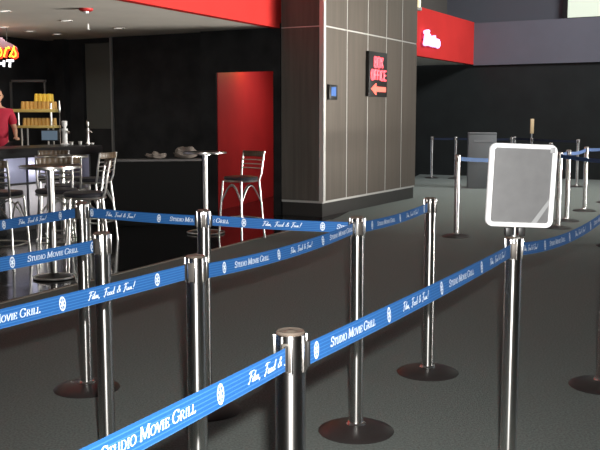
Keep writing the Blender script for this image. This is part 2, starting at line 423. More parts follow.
for z0, z1 in ((.235, 2.778), (2.795, 5.3), (5.32, 6.9)):
    q = [PC+B_*.075-A_*.004, PC+B_*(wd-.02)-A_*.004, PC+B_*(wd-.02)+A_*.013, PC+B_*.075+A_*.013]; pan.prism(q, z0, z1)
struct('wall_pillar_side', pan, M_lamside)
stp = MB()
for s0 in seams[1:-1]: stp.prism([PC+A_*(s0-.014)-B_*.001, PC+A_*(s0+.014)-B_*.001, PC+A_*(s0+.014)+B_*.012, PC+A_*(s0-.014)+B_*.012], .235, 6.9)
struct('trim_8', stp, M_alu)
ct = MB(); ct.prism([PC-A_*.012-B_*.012, PC+A_*.06-B_*.012, PC+A_*.06+B_*.005, PC+A_*.005+B_*.005, PC+A_*.005+B_*.06, PC-A_*.012+B_*.06], .225, 6.9)
struct('trim_2', ct, M_alu)

# black wall with doorway, parallel to the pillar's short face
def bw(s, off=0): return PC+B_*s+A_*off
bl = MB(); zt = 2.86
bl.prism([bw(wd), bw(.845), bw(.845, .22), bw(wd, .22)], 0, zt)
bl.prism([bw(.845), bw(1.875), bw(1.875, .04), bw(.845, .04)], 2.16, zt)
bl.prism([bw(1.875), bw(2.16), bw(2.16, .3), bw(1.98, .3), bw(1.885, .05)], 0, zt)
bl.prism([bw(2.16, .10), bw(4.05, .10), bw(4.05, .3), bw(2.16, .3)], 0, zt)
bl.prism([bw(4.7, .14), bw(5.6, .14), bw(5.6, .3), bw(4.7, .3)], 0, zt)
bl.prism([bw(4.05, .14), bw(4.7, .14), bw(4.7, .3), bw(4.05, .3)], 2.72, zt)
bl.prism([bw(4.05, .14), bw(4.7, .14), bw(4.7, .3), bw(4.05, .3)], 0, 1.28)
struct('wall_bar', bl, M_black)
gp = MB(); gp.prism([bw(4.07, .2), bw(4.69, .2), bw(4.69, .24), bw(4.07, .24)], 1.28, 2.72); struct('window_3', gp, M_gglass)
gt = MB(); gt.prism([bw(4.00, .06), bw(4.035, .06), bw(4.035, .16), bw(4.00, .16)], 0, 2.8); struct('trim_3', gt, mat('grey_edge', (.34, .34, .34), .35, metal=.5))
gt = MB(); gt.prism([bw(5.0, .0), bw(5.22, .0), bw(5.22, .16), bw(5.0, .16)], 0, 2.8); struct('trim_4', gt, M_black)
# the side wall behind the bar
e0 = bw(5.5, .16); bk = MB(); bk.prism([e0, e0-A_*7, e0-A_*7+B_*.2, e0+B_*.2], 0, zt); struct('wall_backbar', bk, M_black)
# red room behind the doorway
r0 = bw(1.874, .05); r1 = Vector((-.40, 17.2, 0)); dr = (r1-r0).normalized(); nr = Vector((-dr.y, dr.x, 0))
rm = MB(); rm.prism([r0, r1, r1+nr*.1, r0+nr*.1], 0.0, 2.7); struct('wall_red_room', rm, M_redroom)
rm = MB(); rm.prism([r1, r1+Vector((1.6, -.6, 0)), r1+Vector((1.6, -.5, 0)), r1+Vector((0, .1, 0))], 0, 2.7); struct('wall_red_room_end', rm, M_redroom)
rm = MB(); rm.prism([r0, r1, r1+Vector((1.6, -.6, 0)), bw(.84, .05)], 2.7, 2.75); struct('ceiling_red_room', rm, M_black)
area('red_room_fill', (.25, 15.3, 2.6), (-.8, 15.3, .9), .5, .5, 12, (1, .85, .8), 150)  # unseen fill added to lift the whole red room
sp = bpy.data.lights.new('red_room_downlight', 'POINT'); sp.energy = 3.2; sp.color = (1, .95, .10); sp.shadow_soft_size = .05
spo = bpy.data.objects.new('red_room_downlight', sp); C.objects.link(spo); spo.location = (-.74, 15.1, 2.36)

# soffit over the bar and the red fascia along it
FD = Vector((.4575, .889, 0)).normalized(); FN = Vector((-FD.y, FD.x, 0)); FP = Vector((-.30, 13.62, 0))
f0 = FP-FD*15; f1 = FP+FD*.2; f2 = Vector((2.15, 18.9, 0)); f3 = Vector((4.33, 22.8, 0))
sf = MB(); sf.prism([f0+FN*.1, f1+FN*.1, FP+FN*.75+FD*4.2, f2-(f3-f2).normalized()*2.2+FN*.1, f3+FN*.1, f3+FN*9, f0+FN*9], 2.80, 2.88); struct('ceiling_bar', sf, M_ceil)
fa = MB(); fa.prism([f0, f1, f1+FN*.12, f0+FN*.12], 2.785, 3.85); struct('trim_5', fa, M_red)
fb = MB(); q0 = f3-(f3-f2).normalized()*7.0; fb.prism([q0, f3, f3+FN*.12, q0+FN*.12], 2.785, 3.82)
struct('trim_6', fb, M_red)
# far black wall, grey fascia above it and the upper wall
g1 = f3+Vector((.879, -.477, 0))*11
def strip(a, b, back, t, z0, z1):
    n = Vector((.477, .879, 0)); return MB().prism([a+n*back, b+n*back, b+n*(back+t), a+n*(back+t)], z0, z1)
struct('wall_far', strip(f3+B_*4.5, g1, .06, .2, 0, 2.82), M_blackfar)
struct('trim_7', strip(f3, g1, 0, .7, 2.765, 3.80), M_grey)
g0 = aty(447, 10, 23.4); g0.z = 0; uu = Vector((.879, -.477, 0))
struct('wall_upper', MB().prism([g0, g0+uu*13, g0+uu*13+A_*.2, g0+A_*.2], 3.75, 7), M_grey2)
struct('wall_upper_side', MB().prism([g0-A_*5.5, g0, g0+B_*.2, g0-A_*5.5+B_*.2], 3.75, 7), M_brown2)
# bright screen-like window high on the right
def on_g(px, z):
    lo, hi = 0, 9
    for _ in range(50):
        m = (lo+hi)/2; p = g0+uu*m; x = 300+F*p.x/(p.y*math.cos(PIT)+(H-z)*math.sin(PIT))
        if x < px: lo = m
        else: hi = m
    return lo
s0 = on_g(563.5, 4); zb = aty(566, 20.5, (g0+uu*s0).y).z
wfm = MB(); 
def gq(a, b, off0, off1): return [g0+uu*a-A_*off0, g0+uu*b-A_*off0, g0+uu*b-A_*off1, g0+uu*a-A_*off1]
wfm.prism(gq(s0, s0+.11, .09, 0), zb, 6); wfm.prism(gq(s0, s0+3.3, .09, 0), zb, zb+.05); wfm.prism(gq(s0+3.2, s0+3.3, .09, 0), zb, 6); wfm.prism(gq(s0, s0+3.3, .09, 0), 5.95, 6.05)
wo = struct('window_1', wfm, M_dark)
wp = MB().prism(gq(s0+.1, s0+3.2, .04, .01), zb+.04, 5.96).build('pane', M_screen, wo, smooth=False)
# lit strip in the gap beside the pillar top
yl = aty(419, 5, 17.6); ys = MB(); ys.tube([(yl.x, yl.y, 3.55), (yl.x, yl.y, 5.2)], .035, 12)
t = empty('strip_light', (yl.x, yl.y, 3.5)); t['label'] = 'narrow pale yellow light strip glowing above red fascia beside the pillar'; t['category'] = 'light'
o = ys.build('tube', M_yel, t, M=Matrix.Translation((-yl.x, -yl.y, -3.5)))
b = MB(); b.box((0, 0, .03), (.10, .10, .06), bev=.01); b.build('fitting', M_alu, t)

# ================================================================== QUEUE BARRIERS
n288 = atz(290.5, 330, PH); p356 = atz(356, 431, 0); p427 = atz(427.5, 372.5, 0); p196 = atz(195.5, 255, PH)
p203 = atz(203.5, 209.5, PH); p85 = atz(87, 388.5, 0); p103 = atz(102, 232, PH); p515 = atz(514, 236, PH); p598 = atz(602, 386, 0)
front = 'posts of the blue belt queue line'
lab = [
 (n288, 'nearest steel stanchion, centre bottom, its scuffed head filling with belt slots', -.24, (0, 0)),
 (p196, 'steel stanchion left of centre with the near blue belt hooked left', -.3, (0, 0)),
 (p203, 'steel stanchion half hidden behind the left-centre post, before the chrome bar table', .1, (0, 0)),
 (p85, 'steel stanchion in front of the dark bar stool seat, wide base showing on carpet', -.4, (0, 0)),
 (p103, 'steel stanchion at left just right of and before the one at the bar stools', -.4, (0, 0)),
 (p356, 'steel stanchion in the middle in front of the pillar corner, full round base visible', .3, (0, 0)),
 (p427, 'steel stanchion behind and right of the middle one, standing alone on carpet', -.46, (0, 0)),
 (p515, 'steel stanchion carrying the white framed blank sign', -.2, (0, 0)),
 (p598, 'steel stanchion cut off by the right edge, base showing low on carpet', -.4, (0, 0)),
]
for p, l, az, ln_ in lab: stanchion(p, l, az, ln_)
def off(p, dx, dy, r=.036):
    v = Vector((dx, dy)).normalized()*r; return (p.x+v.x, p.y+v.y)
def far(p, dx, dy, L): v = Vector((dx, dy)).normalized()*L; return Vector((p.x+v.x, p.y+v.y, 0))
l1 = far(n288, -.447, -.894, 1.55); l2 = far(p196, -.5, -.86, 1.75); l3 = far(p103, -.50, -.866, 1.7); l4 = far(p85, -.42, -.906, 1.9)
for p, q_, l in ((l1, n288, 'steel stanchion beyond the frame holding the left end of the nearest belt'), (l2, p196, 'steel stanchion beyond the left edge holding the second belt'),
             (l3, p103, 'steel stanchion beyond the left edge holding the third belt'), (l4, p85, 'steel stanchion beyond the left edge holding the farthest left belt')):
    stanchion(p, l, math.atan2(q_.y-p.y, q_.x-p.x))
def uat(A, B, px, z=BZ):
    A = Vector(A); B = Vector(B); lo, hi = -1, 2
    for _ in range(50):
        m = (lo+hi)/2; p = A+(B-A)*m; x = 300+F*p.x/(p.y*math.cos(PIT)+(H-z)*math.sin(PIT))
        if x < px: lo = m
        else: hi = m
    return lo*(B-A).length
def bt(a, b, label, em, order, **k):
    return belt(a, b, label, phase=uat(a, b, em), order=order, **k)
bt(off(l1, .447, .894), off(n288, -.20, -.98), 'bright blue printed belt in the bottom left corner, nearest of all', 220, 1, sag=.004)
bt(off(n288, .97, .1), off(p515, -.5, -.87), 'blue printed belt from the nearest post rightward to the sign post', 316, 0, sag=.006, per=.418)
bt(off(p515, .8, .6), off(p598, -.4, -.9), 'dark blue belt curving from the sign post to the right edge', 545, 0, sag=.04)
bt(off(l2, .5, .86), off(p196, -.8, -.6), 'bright blue printed belt running left from the left-centre post', 157, 0, sag=.004, cut=1.75-.20)
bt(off(p196, .95, .1), off(p356, -.6, -.8), 'long blue printed belt from the left-centre post to the middle post', 224, 0, sag=.018)
bt(off(p356, .6, .7), off(p427, -.5, -.85), 'short dark blue belt between the middle post and the one behind it', 372, 0, sag=.012)
bt(off(l3, .6, .8), off(p103, -.7, -.7), 'blue printed belt at left second from top, below the stools', 92.5, 1, sag=.006)
bt(off(l4, .42, .9), off(p85, -.7, -.7), 'blue printed belt at far left across the bar stool legs, highest there', 60, 0, sag=.006, cut=1.9-.14)
bt(off(p85, .95, .1), off(p203, -.95, -.1), 'short blue belt across the black tiled floor left of the chrome bar table', 92, 1, sag=.004, per=.46)
bt(off(p203, .95, -.1), off(p356, -.9, .4), 'straight blue belt passing in front of the doorway stool legs', 244, 1, sag=.004)

# ---- the sign on its post
sd = p515; sx = aty(520.3, 187.5, sd.y)
sg = empty('sign_holder', (sd.x, sd.y, PH)); tag(sg, 'blank grey sign in a white rounded frame clamped on top of a post', 'sign')
sg.rotation_euler = (0, math.radians(-.0), 0)
W_, H_, T_ = .255, .314, .022
LEAN = Matrix.Rotation(math.radians(2.2), 4, 'Y'); cz = .032
def rr(w_, h_, r, n=6):
    pts = []
    for cx, cy, a in ((w_/2-r, h_/2-r, 0), (-w_/2+r, h_/2-r, 90), (-w_/2+r, -h_/2+r, 180), (w_/2-r, -h_/2+r, 270)): pts += arc(cx, cy, r, r, a, a+90, n)
    return pts
def framebm():
    bm = bmesh.new(); o_ = rr(W_, H_, .026); i_ = rr(W_-.036, H_-.036, .010); n = len(o_); R = []
    for pts, y in ((o_, T_/2), (o_, -T_/2+.004), ([(x*.985, z*.985) for x, z in o_], -T_/2), ([(x*1.02, z*1.02) for x, z in i_], -T_/2), (i_, -T_/2+.004), (i_, T_/2)):
        R.append([bm.verts.new((x, y, z)) for x, z in pts])
    R.append(R[0])
    for A, B in zip(R, R[1:]):
        for k in range(n): bm.faces.new((A[k], A[(k+1) % n], B[(k+1) % n], B[k]))
    return bm
SM = Matrix.Translation((.021, -.004, cz+H_/2+.003)) @ LEAN @ Matrix.Rotation(math.radians(2), 4, 'Z')
f = MB(); f.merge(framebm(), SM); fr = f.build('frame', M_frame, sg)
q = MB(); q.box((0, .002, 0), (W_-.03, .012, H_-.03)); q.build('panel', M_panel, sg, M=SM)
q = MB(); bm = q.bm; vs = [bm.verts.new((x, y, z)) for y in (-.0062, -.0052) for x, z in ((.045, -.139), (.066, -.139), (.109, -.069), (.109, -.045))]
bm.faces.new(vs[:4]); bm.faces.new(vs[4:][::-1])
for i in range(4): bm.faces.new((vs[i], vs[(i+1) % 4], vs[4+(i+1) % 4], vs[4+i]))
q.build('diagonal_strip', M_pale, sg, M=SM)  # slightly paler diagonal strip across the panel's lower right
q = MB(); q.box((W_/2-.020, -.0105, H_/2-.020), (.018, .004, .022), bev=.001); q.build('corner_joint', mat('grey_joint', (.32, .32, .33), .5), sg, M=SM)
for x_ in (-.022, .026): q = MB(); q.box((x_, 0, .018), (.026, .03, .034), bev=.003); q.build('bracket', M_rubber, sg)
q = MB(); q.tube([(0, -.012, -.012), (0.0, -.012, .036)], .008, 12); q.tube([(-.014, -.026, -.010), (.016, -.026, -.004)], .006, 10); q.lathe([(0, 0), (.02, 0), (.02, .006), (0, .006)], 16, (0, 0, 0)); q.build('clamp_screw', M_chromew, sg)

# ---- posts farther back
back = [
 (atz(456, 236.5, 0), 'steel stanchion midway back, first post left of the sign panel, dark cap'),
 (atz(455.3, 178.5, 0), 'distant stanchion whose top peeks above the post left of the sign'),
 (atz(431.5, 178, 0), 'distant stanchion just right of the pillar by the black wall'),
 (atz(513.8, 178, 0), 'distant stanchion tip with dark cap peeking above the sign frame, right of a pair'),
 (atz(510.6, 180, 0), 'distant stanchion tip above the sign frame, left of a pair'),
 (atz(530.3, 182.5, 0), 'distant stanchion topped by the small upright gold sign'),
 (atz(549.3, 198, 0), 'stanchion tip just above the top right corner of the sign frame'),
 (atz(557.6, 228, 0), 'stanchion standing closest to the right edge of the sign frame'),
 (atz(566.3, 221, 0), 'stanchion second to the right of the sign frame'),
 (atz(576.6, 186.8, 0), 'tall-looking distant stanchion third to the right of the sign frame, dark base'),
 (atz(584.2, 211, 0), 'stanchion fourth to the right of the sign frame with shadow at its base'),
 (atz(607, 202.5, 0), 'stanchion beyond the right edge with its base tip in view'),
 (atz(612, 246, 0), 'stanchion beyond the right edge, base tip showing behind the dark belt'),
]
bp_ = [p for p, _ in back]
for i, (p, l) in enumerate(back): stanchion(p, l, .3*i)
gs = empty('small_sign', (bp_[5].x, bp_[5].y, PH)); tag(gs, 'small upright gold sign seen edge-on above the white frame', 'sign')
q = MB(); q.box((0, 0, .26), (.085, .03, .33), rz=.2, bev=.006); q.build('board', M_gold, gs)
q = MB(); q.tube([(0, 0, -.001), (0, 0, .10)], .016, 10); q.build('stem', M_chromew, gs)
M_beltm = belt_mat('mid_lit_webbing', (.015, .065, .19), (.03, .10, .26))  # queue webbing again, a middling light level put into its colour
M_beltf = belt_mat('shaded_webbing', (.020, .028, .055), (.03, .04, .075))  # same webbing, the dimness by the far wall painted into the colour
M_beltp = belt_mat('lit_webbing', (.05, .10, .24), (.10, .16, .32))  # same webbing, stronger light painted into the colour
def fb_(a, b, label, m=None, group=None, sag=.02):
    v = Vector((b.x-a.x, b.y-a.y)).normalized(); w_ = .037
    A = (a.x+v.x*w_, a.y+v.y*w_); B = (b.x-v.x*w_, b.y-v.y*w_)
    belt(A, B, label, group, sag=sag, mtl=m, printed=False)
fb_(bp_[0], bp_[8], 'blue belt reaching from the midway post behind the sign frame', M_beltm, sag=.05)
fb_(bp_[8], bp_[10], 'short pale blue belt rising right between posts right of the sign', M_beltp)
o1 = atz(655, 196, 0); fb_(bp_[10], o1, 'pale blue belt rising to the right edge of the photo', M_beltp)
o2 = bp_[12]; fb_(bp_[7], o2, 'level dark blue belt below the pale one at the right edge', M_beltm, sag=.01)
stanchion(o1, 'stanchion beyond the right edge holding the pale rising belt', 0)
for i, j, l in ((2, 1, 'faint dark belt between the two distant posts right of the pillar'), (1, 4, 'faint dark belt crossing in front of the grey podium'),
                (4, 3, 'tiny belt between the paired tips above the sign frame'), (3, 9, 'faint dark belt along the far wall behind the gold sign')):
    if (i, j) != (4, 3): fb_(bp_[i], bp_[j], l, M_beltf, sag=.01)

# ---- grey podium
pb = atz(482.3, 188.5, 0); pd = empty('podium', (pb.x, pb.y+.15, 0), -.12); tag(pd, 'grey box podium standing before the far black wall left of the sign', 'podium')
q = MB(); q.box((0, 0, .56), (.57, .34, 1.12), bev=.008); q.build('body', M_podium, pd)
q = MB(); q.box((0, 0, 1.14), (.575, .345, .04), bev=.008); q.build('top', M_podium, pd)
q = MB(); q.box((.02, -.172, .985), (.40, .006, .05)); q.build('label_strip', M_podlab, pd)

# ================================================================== PILLAR ITEMS
def on_pillar(px, py):
    s = on_a(px, 2); p = PC+A_*s; p = Vector((p.x, p.y, 0)); z = aty(px, py, p.y).z; return s, z
sa, zt_ = on_pillar(366.2, 51); sb, _ = on_pillar(386.5, 55.5); _, zb_ = on_pillar(366.2, 96.5); _, zr = on_pillar(386.5, 55.5)
zc_ = (zt_+zb_)/2; hh = (zt_-zb_); wwid = sb-sa
bs = empty('box_office_sign', PC+A_*((sa+sb)/2-.08)-B_*.004+Vector((0, 0, zb_)), RA)
bs['label'] = 'black illuminated box office sign with red letters and left arrow on pillar'; bs['category'] = 'sign'
# local x = along the face (away), local -y = outwards
wwid -= .10; q = MB(); q.box((0, -.03, hh/2), (wwid, .06, hh), bev=.006); q.build('cabinet', M_rubber, bs)
SAN = {'B': (.7, [[(.12, 0), (.12, 1), (.45, 1), (.58, .88), (.58, .64), (.45, .52), (.12, .52)], [(.45, .52), (.62, .4), (.62, .12), (.48, 0), (.12, 0)]]),
 'O': (.72, [[(.1, .15), (.1, .85), (.22, 1), (.48, 1), (.6, .85), (.6, .15), (.48, 0), (.22, 0), (.1, .15)]]),
 'X': (.7, [[(.08, 0), (.6, 1)], [(.08, 1), (.6, 0)]]),
 'F': (.62, [[(.12, 0), (.12, 1), (.56, 1)], [(.12, .52), (.5, .52)]]),
 'I': (.28, [[(.14, 0), (.14, 1)]]),
 'C': (.70, [[(.6, .85), (.48, 1), (.22, 1), (.1, .85), (.1, .15), (.22, 0), (.48, 0), (.6, .15)]]),
 'E': (.64, [[(.58, 1), (.12, 1), (.12, 0), (.58, 0)], [(.12, .52), (.5, .52)]])}
def led_text(word, x0, x1, z0, z1, y, parent, m, th=.15):
    tot = sum(SAN[c][0] for c in word); sc = (x1-x0)/tot; x = x0; bm_ = MB()
    for c in word:
        wdt, st = SAN[c]
        for s_ in st:
            for i in range(len(s_)-1):
                a = (x+s_[i][0]*sc, z0+s_[i][1]*(z1-z0)); b = (x+s_[i+1][0]*sc, z0+s_[i+1][1]*(z1-z0))
                bm_.tube([(a[0], y, a[1]), (b[0], y, b[1])], .0155, 8)
        x += wdt*sc
    bm_.build('letters', m, parent)
hw = wwid/2
led_text('BOX', -.52*hw, .50*hw, hh*.66, hh*.88, -.066, bs, M_led)
led_text('OFFICE', -.84*hw, .84*hw, hh*.38, hh*.59, -.066, bs, M_led)
q = MB(); ar = [(-.80, .175), (-.28, .30), (-.28, .225), (.78, .225), (.78, .115), (-.28, .115), (-.28, .04)]
vs = [[q.bm.verts.new((x*hw, y, z*hh)) for x, z in ar] for y in (-.075, -.058)]
q.bm.faces.new(vs[0]); q.bm.faces.new(vs[1][::-1])
for i in range(7): q.bm.faces.new((vs[0][i], vs[0][(i+1) % 7], vs[1][(i+1) % 7], vs[1][i]))
q.build('arrow', M_ledp, bs, smooth=False)
sa, z1 = on_pillar(327, 84.5); sb, z0 = on_pillar(335, 100); kp = empty('wall_keypad', PC+A_*((sa+sb)/2)-B_*.004+Vector((0, 0, z0)), RA)
tag(kp, 'small black framed wall unit with blue screen near the pillar corner', 'wall unit')
q = MB(); q.box((0, -.02, (z1-z0)/2), (sb-sa, .04, z1-z0), bev=.006); q.build('housing', M_rubber, kp)
q = MB(); q.box((0, -.041, (z1-z0)*.55), ((sb-sa)*.6, .004, (z1-z0)*.6)); q.build('screen', M_blues, kp)

# ================================================================== NEON SIGNS
def neon(parts, parent, name, m, r, M=None):
    q = MB()
    for st in parts: q.tube([(x, 0, z) for x, z in st], r, 8)
    return q.build(name, m, parent)
# violet script on the right fascia
nb = aty(431.5, 39.5, 20.15); nb = f3-(f3-f2).normalized()*((f3.y-20.1)/.87)-FN*.08; nb.z = aty(431, 45.5, 20.1).z
nv = empty('neon_script_sign', nb, math.atan2(FD.y, FD.x)); tag(nv, 'white and violet glowing neon script on the red fascia right of pillar', 'neon sign')
sc = .30
stro = [[(-1.3, 0), (-1.0, 1.35)], [(-1.3, 1.25), (-.7, 1.4), (-.55, 1.05), (-1.05, .75), (-.55, .6), (-.6, .1), (-1.3, 0)],
        [(-.35, .6), (-.3, 0), (-.1, .05)], [(-.3, .85), (-.28, .92)], [(.18, .65), (.0, .5), (.18, .3), (.1, 0), (-.05, .05)],
        [(.42, 1.1), (.38, .0), (.55, .05)], [(.25, .72), (.58, .72)], [(.68, .65), (.68, 0)], [(.68, .4), (.82, .65), (.95, .6)],
        [(1.15+.2*math.cos(a/10*2*PI), .33+.33*math.sin(a/10*2*PI)) for a in range(11)]]
neon([[(x*sc*1.15, z*sc*.66) for x, z in s_] for s_ in stro], nv, 'neon_tube', M_neonv, .045)
q = MB()
for x in (-.35, .35): q.tube([(x, 0, .1), (x, .09, .1)], .012, 8)
q.build('bracket', M_rubber, nv)
# beer neon at the left
cs = aty(0, 62, 13.6)
cn = empty('neon_beer_sign', (cs.x, cs.y, cs.z), 0.0); tag(cn, 'yellow and red neon beer sign with white capitals hanging at upper left edge', 'neon sign')
px_ = 13.6/900
def s2(pts): return [((x)*px_, (62-y)*px_) for x, y in pts]     # strokes measured on the sign, 1 unit = 15 mm
yel = [s2([(-30, 50), (-33, 47), (-38, 50), (-39, 56), (-35, 60), (-30, 57)]), s2([(-19+3.4*math.cos(a*.63), 53+4.5*math.sin(a*.63)) for a in range(11)]),
       s2([(-10+3.4*math.cos(a*.63), 53+4.5*math.sin(a*.63)) for a in range(11)]),
       s2([(-1.2+3.2*math.cos(a*.63), 52.5+4.5*math.sin(a*.63)) for a in range(11)]),
       s2([(4, 57), (6.6, 48), (5.3, 52.5), (7.2, 49), (9, 47.6), (9.8, 49.2)]),
       s2([(9.3, 57), (12, 52.5), (14.6, 46.8), (14.4, 50), (15.8, 53), (15.6, 56), (13.6, 57.3), (11.8, 56)])]
neon(yel, cn, 'yellow_tube', M_neony, .0115)
red = [[(x+.018, z-.012) for x, z in s_] for s_ in yel]
q = MB()
for st in red: q.tube([(x, .016, z) for x, z in st], .021, 8)
q.build('red_tube', M_neonr, cn)
wt = [s2(p) for p in ([(-22, 60.5), (-22, 66.5), (-17, 66.5)], [(-14, 60.5), (-14, 66.5)], [(-6, 61.5), (-8, 60.5), (-11, 62), (-11, 65), (-9, 66.5), (-6, 66), (-6, 63.8), (-8, 63.8)],
      [(-1.5, 60.5), (-2, 66.5)], [(4, 60.5), (3.5, 66.5)], [(-1.8, 63.5), (3.7, 63.5)], [(6.5, 60.7), (13.5, 60.7)], [(10, 60.7), (9.3, 67)])]
neon(wt, cn, 'white_letters', M_neonw, .017)
q = MB(); mt = s2([(-36, 48), (-22, 42), (-12, 38.5), (-3, 37.6), (2, 38), (5, 41.5), (10, 43.5), (16, 47), (17.5, 50), (16, 49), (13, 48), (4, 48.6), (-20, 48.5)])
vs = [[q.bm.verts.new((x, y, z)) for x, z in mt] for y in (.03, .045)]; n = len(mt)
q.bm.faces.new(vs[0]); q.bm.faces.new(vs[1][::-1])
for i in range(n): q.bm.faces.new((vs[0][i], vs[0][(i+1) % n], vs[1][(i+1) % n], vs[1][i]))
q.build('mountain_panel', M_neonm, cn, smooth=False)
q = MB()
for x in (-.45, .1): q.tube([(x, .04, .2), (x, .04, 2.80-cs.z)], .004, 6)
q.build('hanging_wire', M_rubber, cn)

# ================================================================== CEILING FITTINGS
def lamp_light(p, e):
    l = bpy.data.lights.new('downlight_beam', 'SPOT'); l.energy = e; l.color = (1, .93, .85); l.spot_size = 2.3; l.spot_blend = .8; l.shadow_soft_size = .06
    o = bpy.data.objects.new('downlight_beam', l); C.objects.link(o); o.location = (p.x, p.y, p.z-.03)
def downlight(px, py, label, m=M_lamp, r=.075):
    p = atz(px, py, 2.80); t = empty('recessed_downlight', p); tag(t, label, 'ceiling light', 'downlights in the bar soffit')
    q = MB(); q.lathe([(r*.72, -.001), (r, -.002), (r*1.08, -.008), (r*1.1, .0), ], 24); q.build('ring', M_white, t)
    q = MB(); q.lathe([(0, -.003), (r*.74, -.003), (r*.74, 0), (0, 0)], 20); q.build('lens', m, t); lamp_light(p, 14)
for a in ((66.5, 20.5, 'recessed ceiling light nearest the red alarm, left of it and lower'), (119, 28, 'recessed ceiling light right of the red alarm, nearest the red fascia'), (4, 11, 'recessed ceiling light in the top left corner'),
          (3.5, 27, 'reddish recessed ceiling light directly above the neon beer sign'), (57, 34, 'faint recessed ceiling light close to the black wall'), (30, 31, 'faint recessed ceiling light between the neon sign and the wall')): downlight(*a)
p = atz(86, 8.5, 2.8); t = empty('ceiling_alarm', p); tag(t, 'red fire alarm unit with clear strobe on the bar ceiling', 'alarm')
q = MB(); q.lathe([(0, 0), (.085, 0), (.085, -.02), (.065, -.035), (0, -.035)], 24); q.build('body', M_alarm, t)
q = MB(); q.lathe([(0, -.035), (.035, -.035), (.03, -.06), (0, -.065)], 16); q.build('strobe_lens', M_frame, t)
p = atz(88, 24, 2.8); t = empty('sprinkler', p); tag(t, 'tiny white sprinkler hanging below the bar ceiling behind the alarm', 'sprinkler')
q = MB(); q.tube([(0, 0, 0), (0, 0, -.07)], .012, 8); q.build('pipe', M_frame, t)
q = MB(); q.lathe([(0, -.07), (.03, -.072), (.03, -.078), (0, -.08)], 16); q.build('deflector', M_frame, t)

# ================================================================== BAR
bx0 = Vector((-2.92, 12.75, 0)); Lb = 6.5
def bar_pt(s, o=0, z=0): v = bx0-A_*s+B_*o; return Vector((v.x, v.y, z))   # s towards the camera, o behind the front
br = empty('bar_counter', bx0, RA); tag(br, 'long bar counter with black top and bluish satin metal front panels', 'bar')
# local x = A_ (away), local y = B_ (behind the front)
q = MB(); q.box((-Lb/2, .36, .478), (Lb, .60, .956)); q.build('body', M_black, br)
q = MB(); q.box((-Lb/2, .30, 1.02), (Lb+.1, .86, .12), bev=.012); q.build('countertop', M_top, br)
k = 0; x = -.05
while x > -Lb+.5:
    for z0, z1, m in ((.63, .950, M_barpanel), (.16, .60, M_barpanel2)):
        q = MB(); q.box((x-.29, .045, (z0+z1)/2), (.56, .03, z1-z0), bev=.004); q.build('front_panel', m, br)
    x -= .60; k += 1
q = MB(); q.tube([(.0, -.14, .18), (-Lb, -.14, .18)], .022, 12); 
for i in range(6): q.tube([(-.3-i*1.15, -.14, .18), (-.3-i*1.15, .05, .18)], .012, 8)
q.build('foot_rail', M_chromew, br)
q = MB(); q.box((-1.83, -.03, .50), (.16, .14, 1.0), bev=.005); q.build('pilaster', M_black, br)
# taps and bits on the counter
def on_bar(px, py, z, o=.3):
    d = 13.0; return atz(px, py, z)
def bar_at(px, o=.35):
    lo, hi = -1.0, 6
    for _ in range(50):
        m = (lo+hi)/2; p = bar_pt(m, o); x = 300+F*p.x/(p.y*math.cos(PIT)+.4*math.sin(PIT))
        if x > px: lo = m
        else: hi = m
    return bar_pt(lo, o, 1.081)
def tap(px, h, r, label, m, o=.35):
    p = bar_at(px, o); t = empty('beer_tap', p, RA); tag(t, label, 'beer tap', 'beer taps on the bar')
    q = MB(); q.lathe([(0, 0), (r*1.4, 0), (r*1.4, .015), (r*.8, .03), (r*.75, h*.55), (r*.95, h*.6), (r*.9, h*.68), (0, h*.70)], 18); q.build('column', m, t)
    q = MB(); q.tube([(0, 0, h*.58), (0, -.06, h*.56), (0, -.085, h*.50)], r*.35, 8); q.build('spout', M_chrome, t)
    q = MB(); q.lathe([(0, h*.70), (r*.4, h*.70), (r*.8, h*.82), (r*.9, h*.97), (r*.5, h), (0, h)], 16); q.build('handle', m, t)
tap(65.2, .34, .045, 'thick white beer tap on the bar beside the glass shelf', M_frame)
tap(88.2, .33, .026, 'thin chrome beer tap on the bar near its right end', M_chromew)
def knob(px, label, m, h=.045):
    p = bar_at(px, .2); t = empty('bar_cup', p); tag(t, label, 'cup', 'small cups beside the beer taps')
    q = MB(); q.lathe([(0, 0), (.022, 0), (.030, h), (.027, h), (.020, .006), (0, .006)], 16); q.build('bowl', m, t)
    q = MB(); q.lathe([(.030, h), (.033, h+.003), (.030, h+.006), (.027, h+.002)], 16); q.build('rim', M_chromew, t)
knob(71.5, 'tiny grey cup on the bar just right of the white tap', M_alu); knob(80.3, 'tiny pale cup on the bar between the two taps', M_alu); knob(92.5, 'low pale dish on the bar right of the thin tap', M_frame, .02)
# tall stirring spoon like utensil
p = bar_at(60.5, .5); t = empty('bar_pole', p); tag(t, 'slim silver upright behind the glass shelf, left of the white tap', 'utensil')
q = MB(); q.tube([(0, 0, 0), (0, 0, .45)], .007, 8); q.build('shaft', M_chrome, t)
q = MB(); q.lathe([(0, .44), (.014, .46), (.018, .52), (.010, .62), (0, .63)], 12); q.build('head', M_chromew, t)

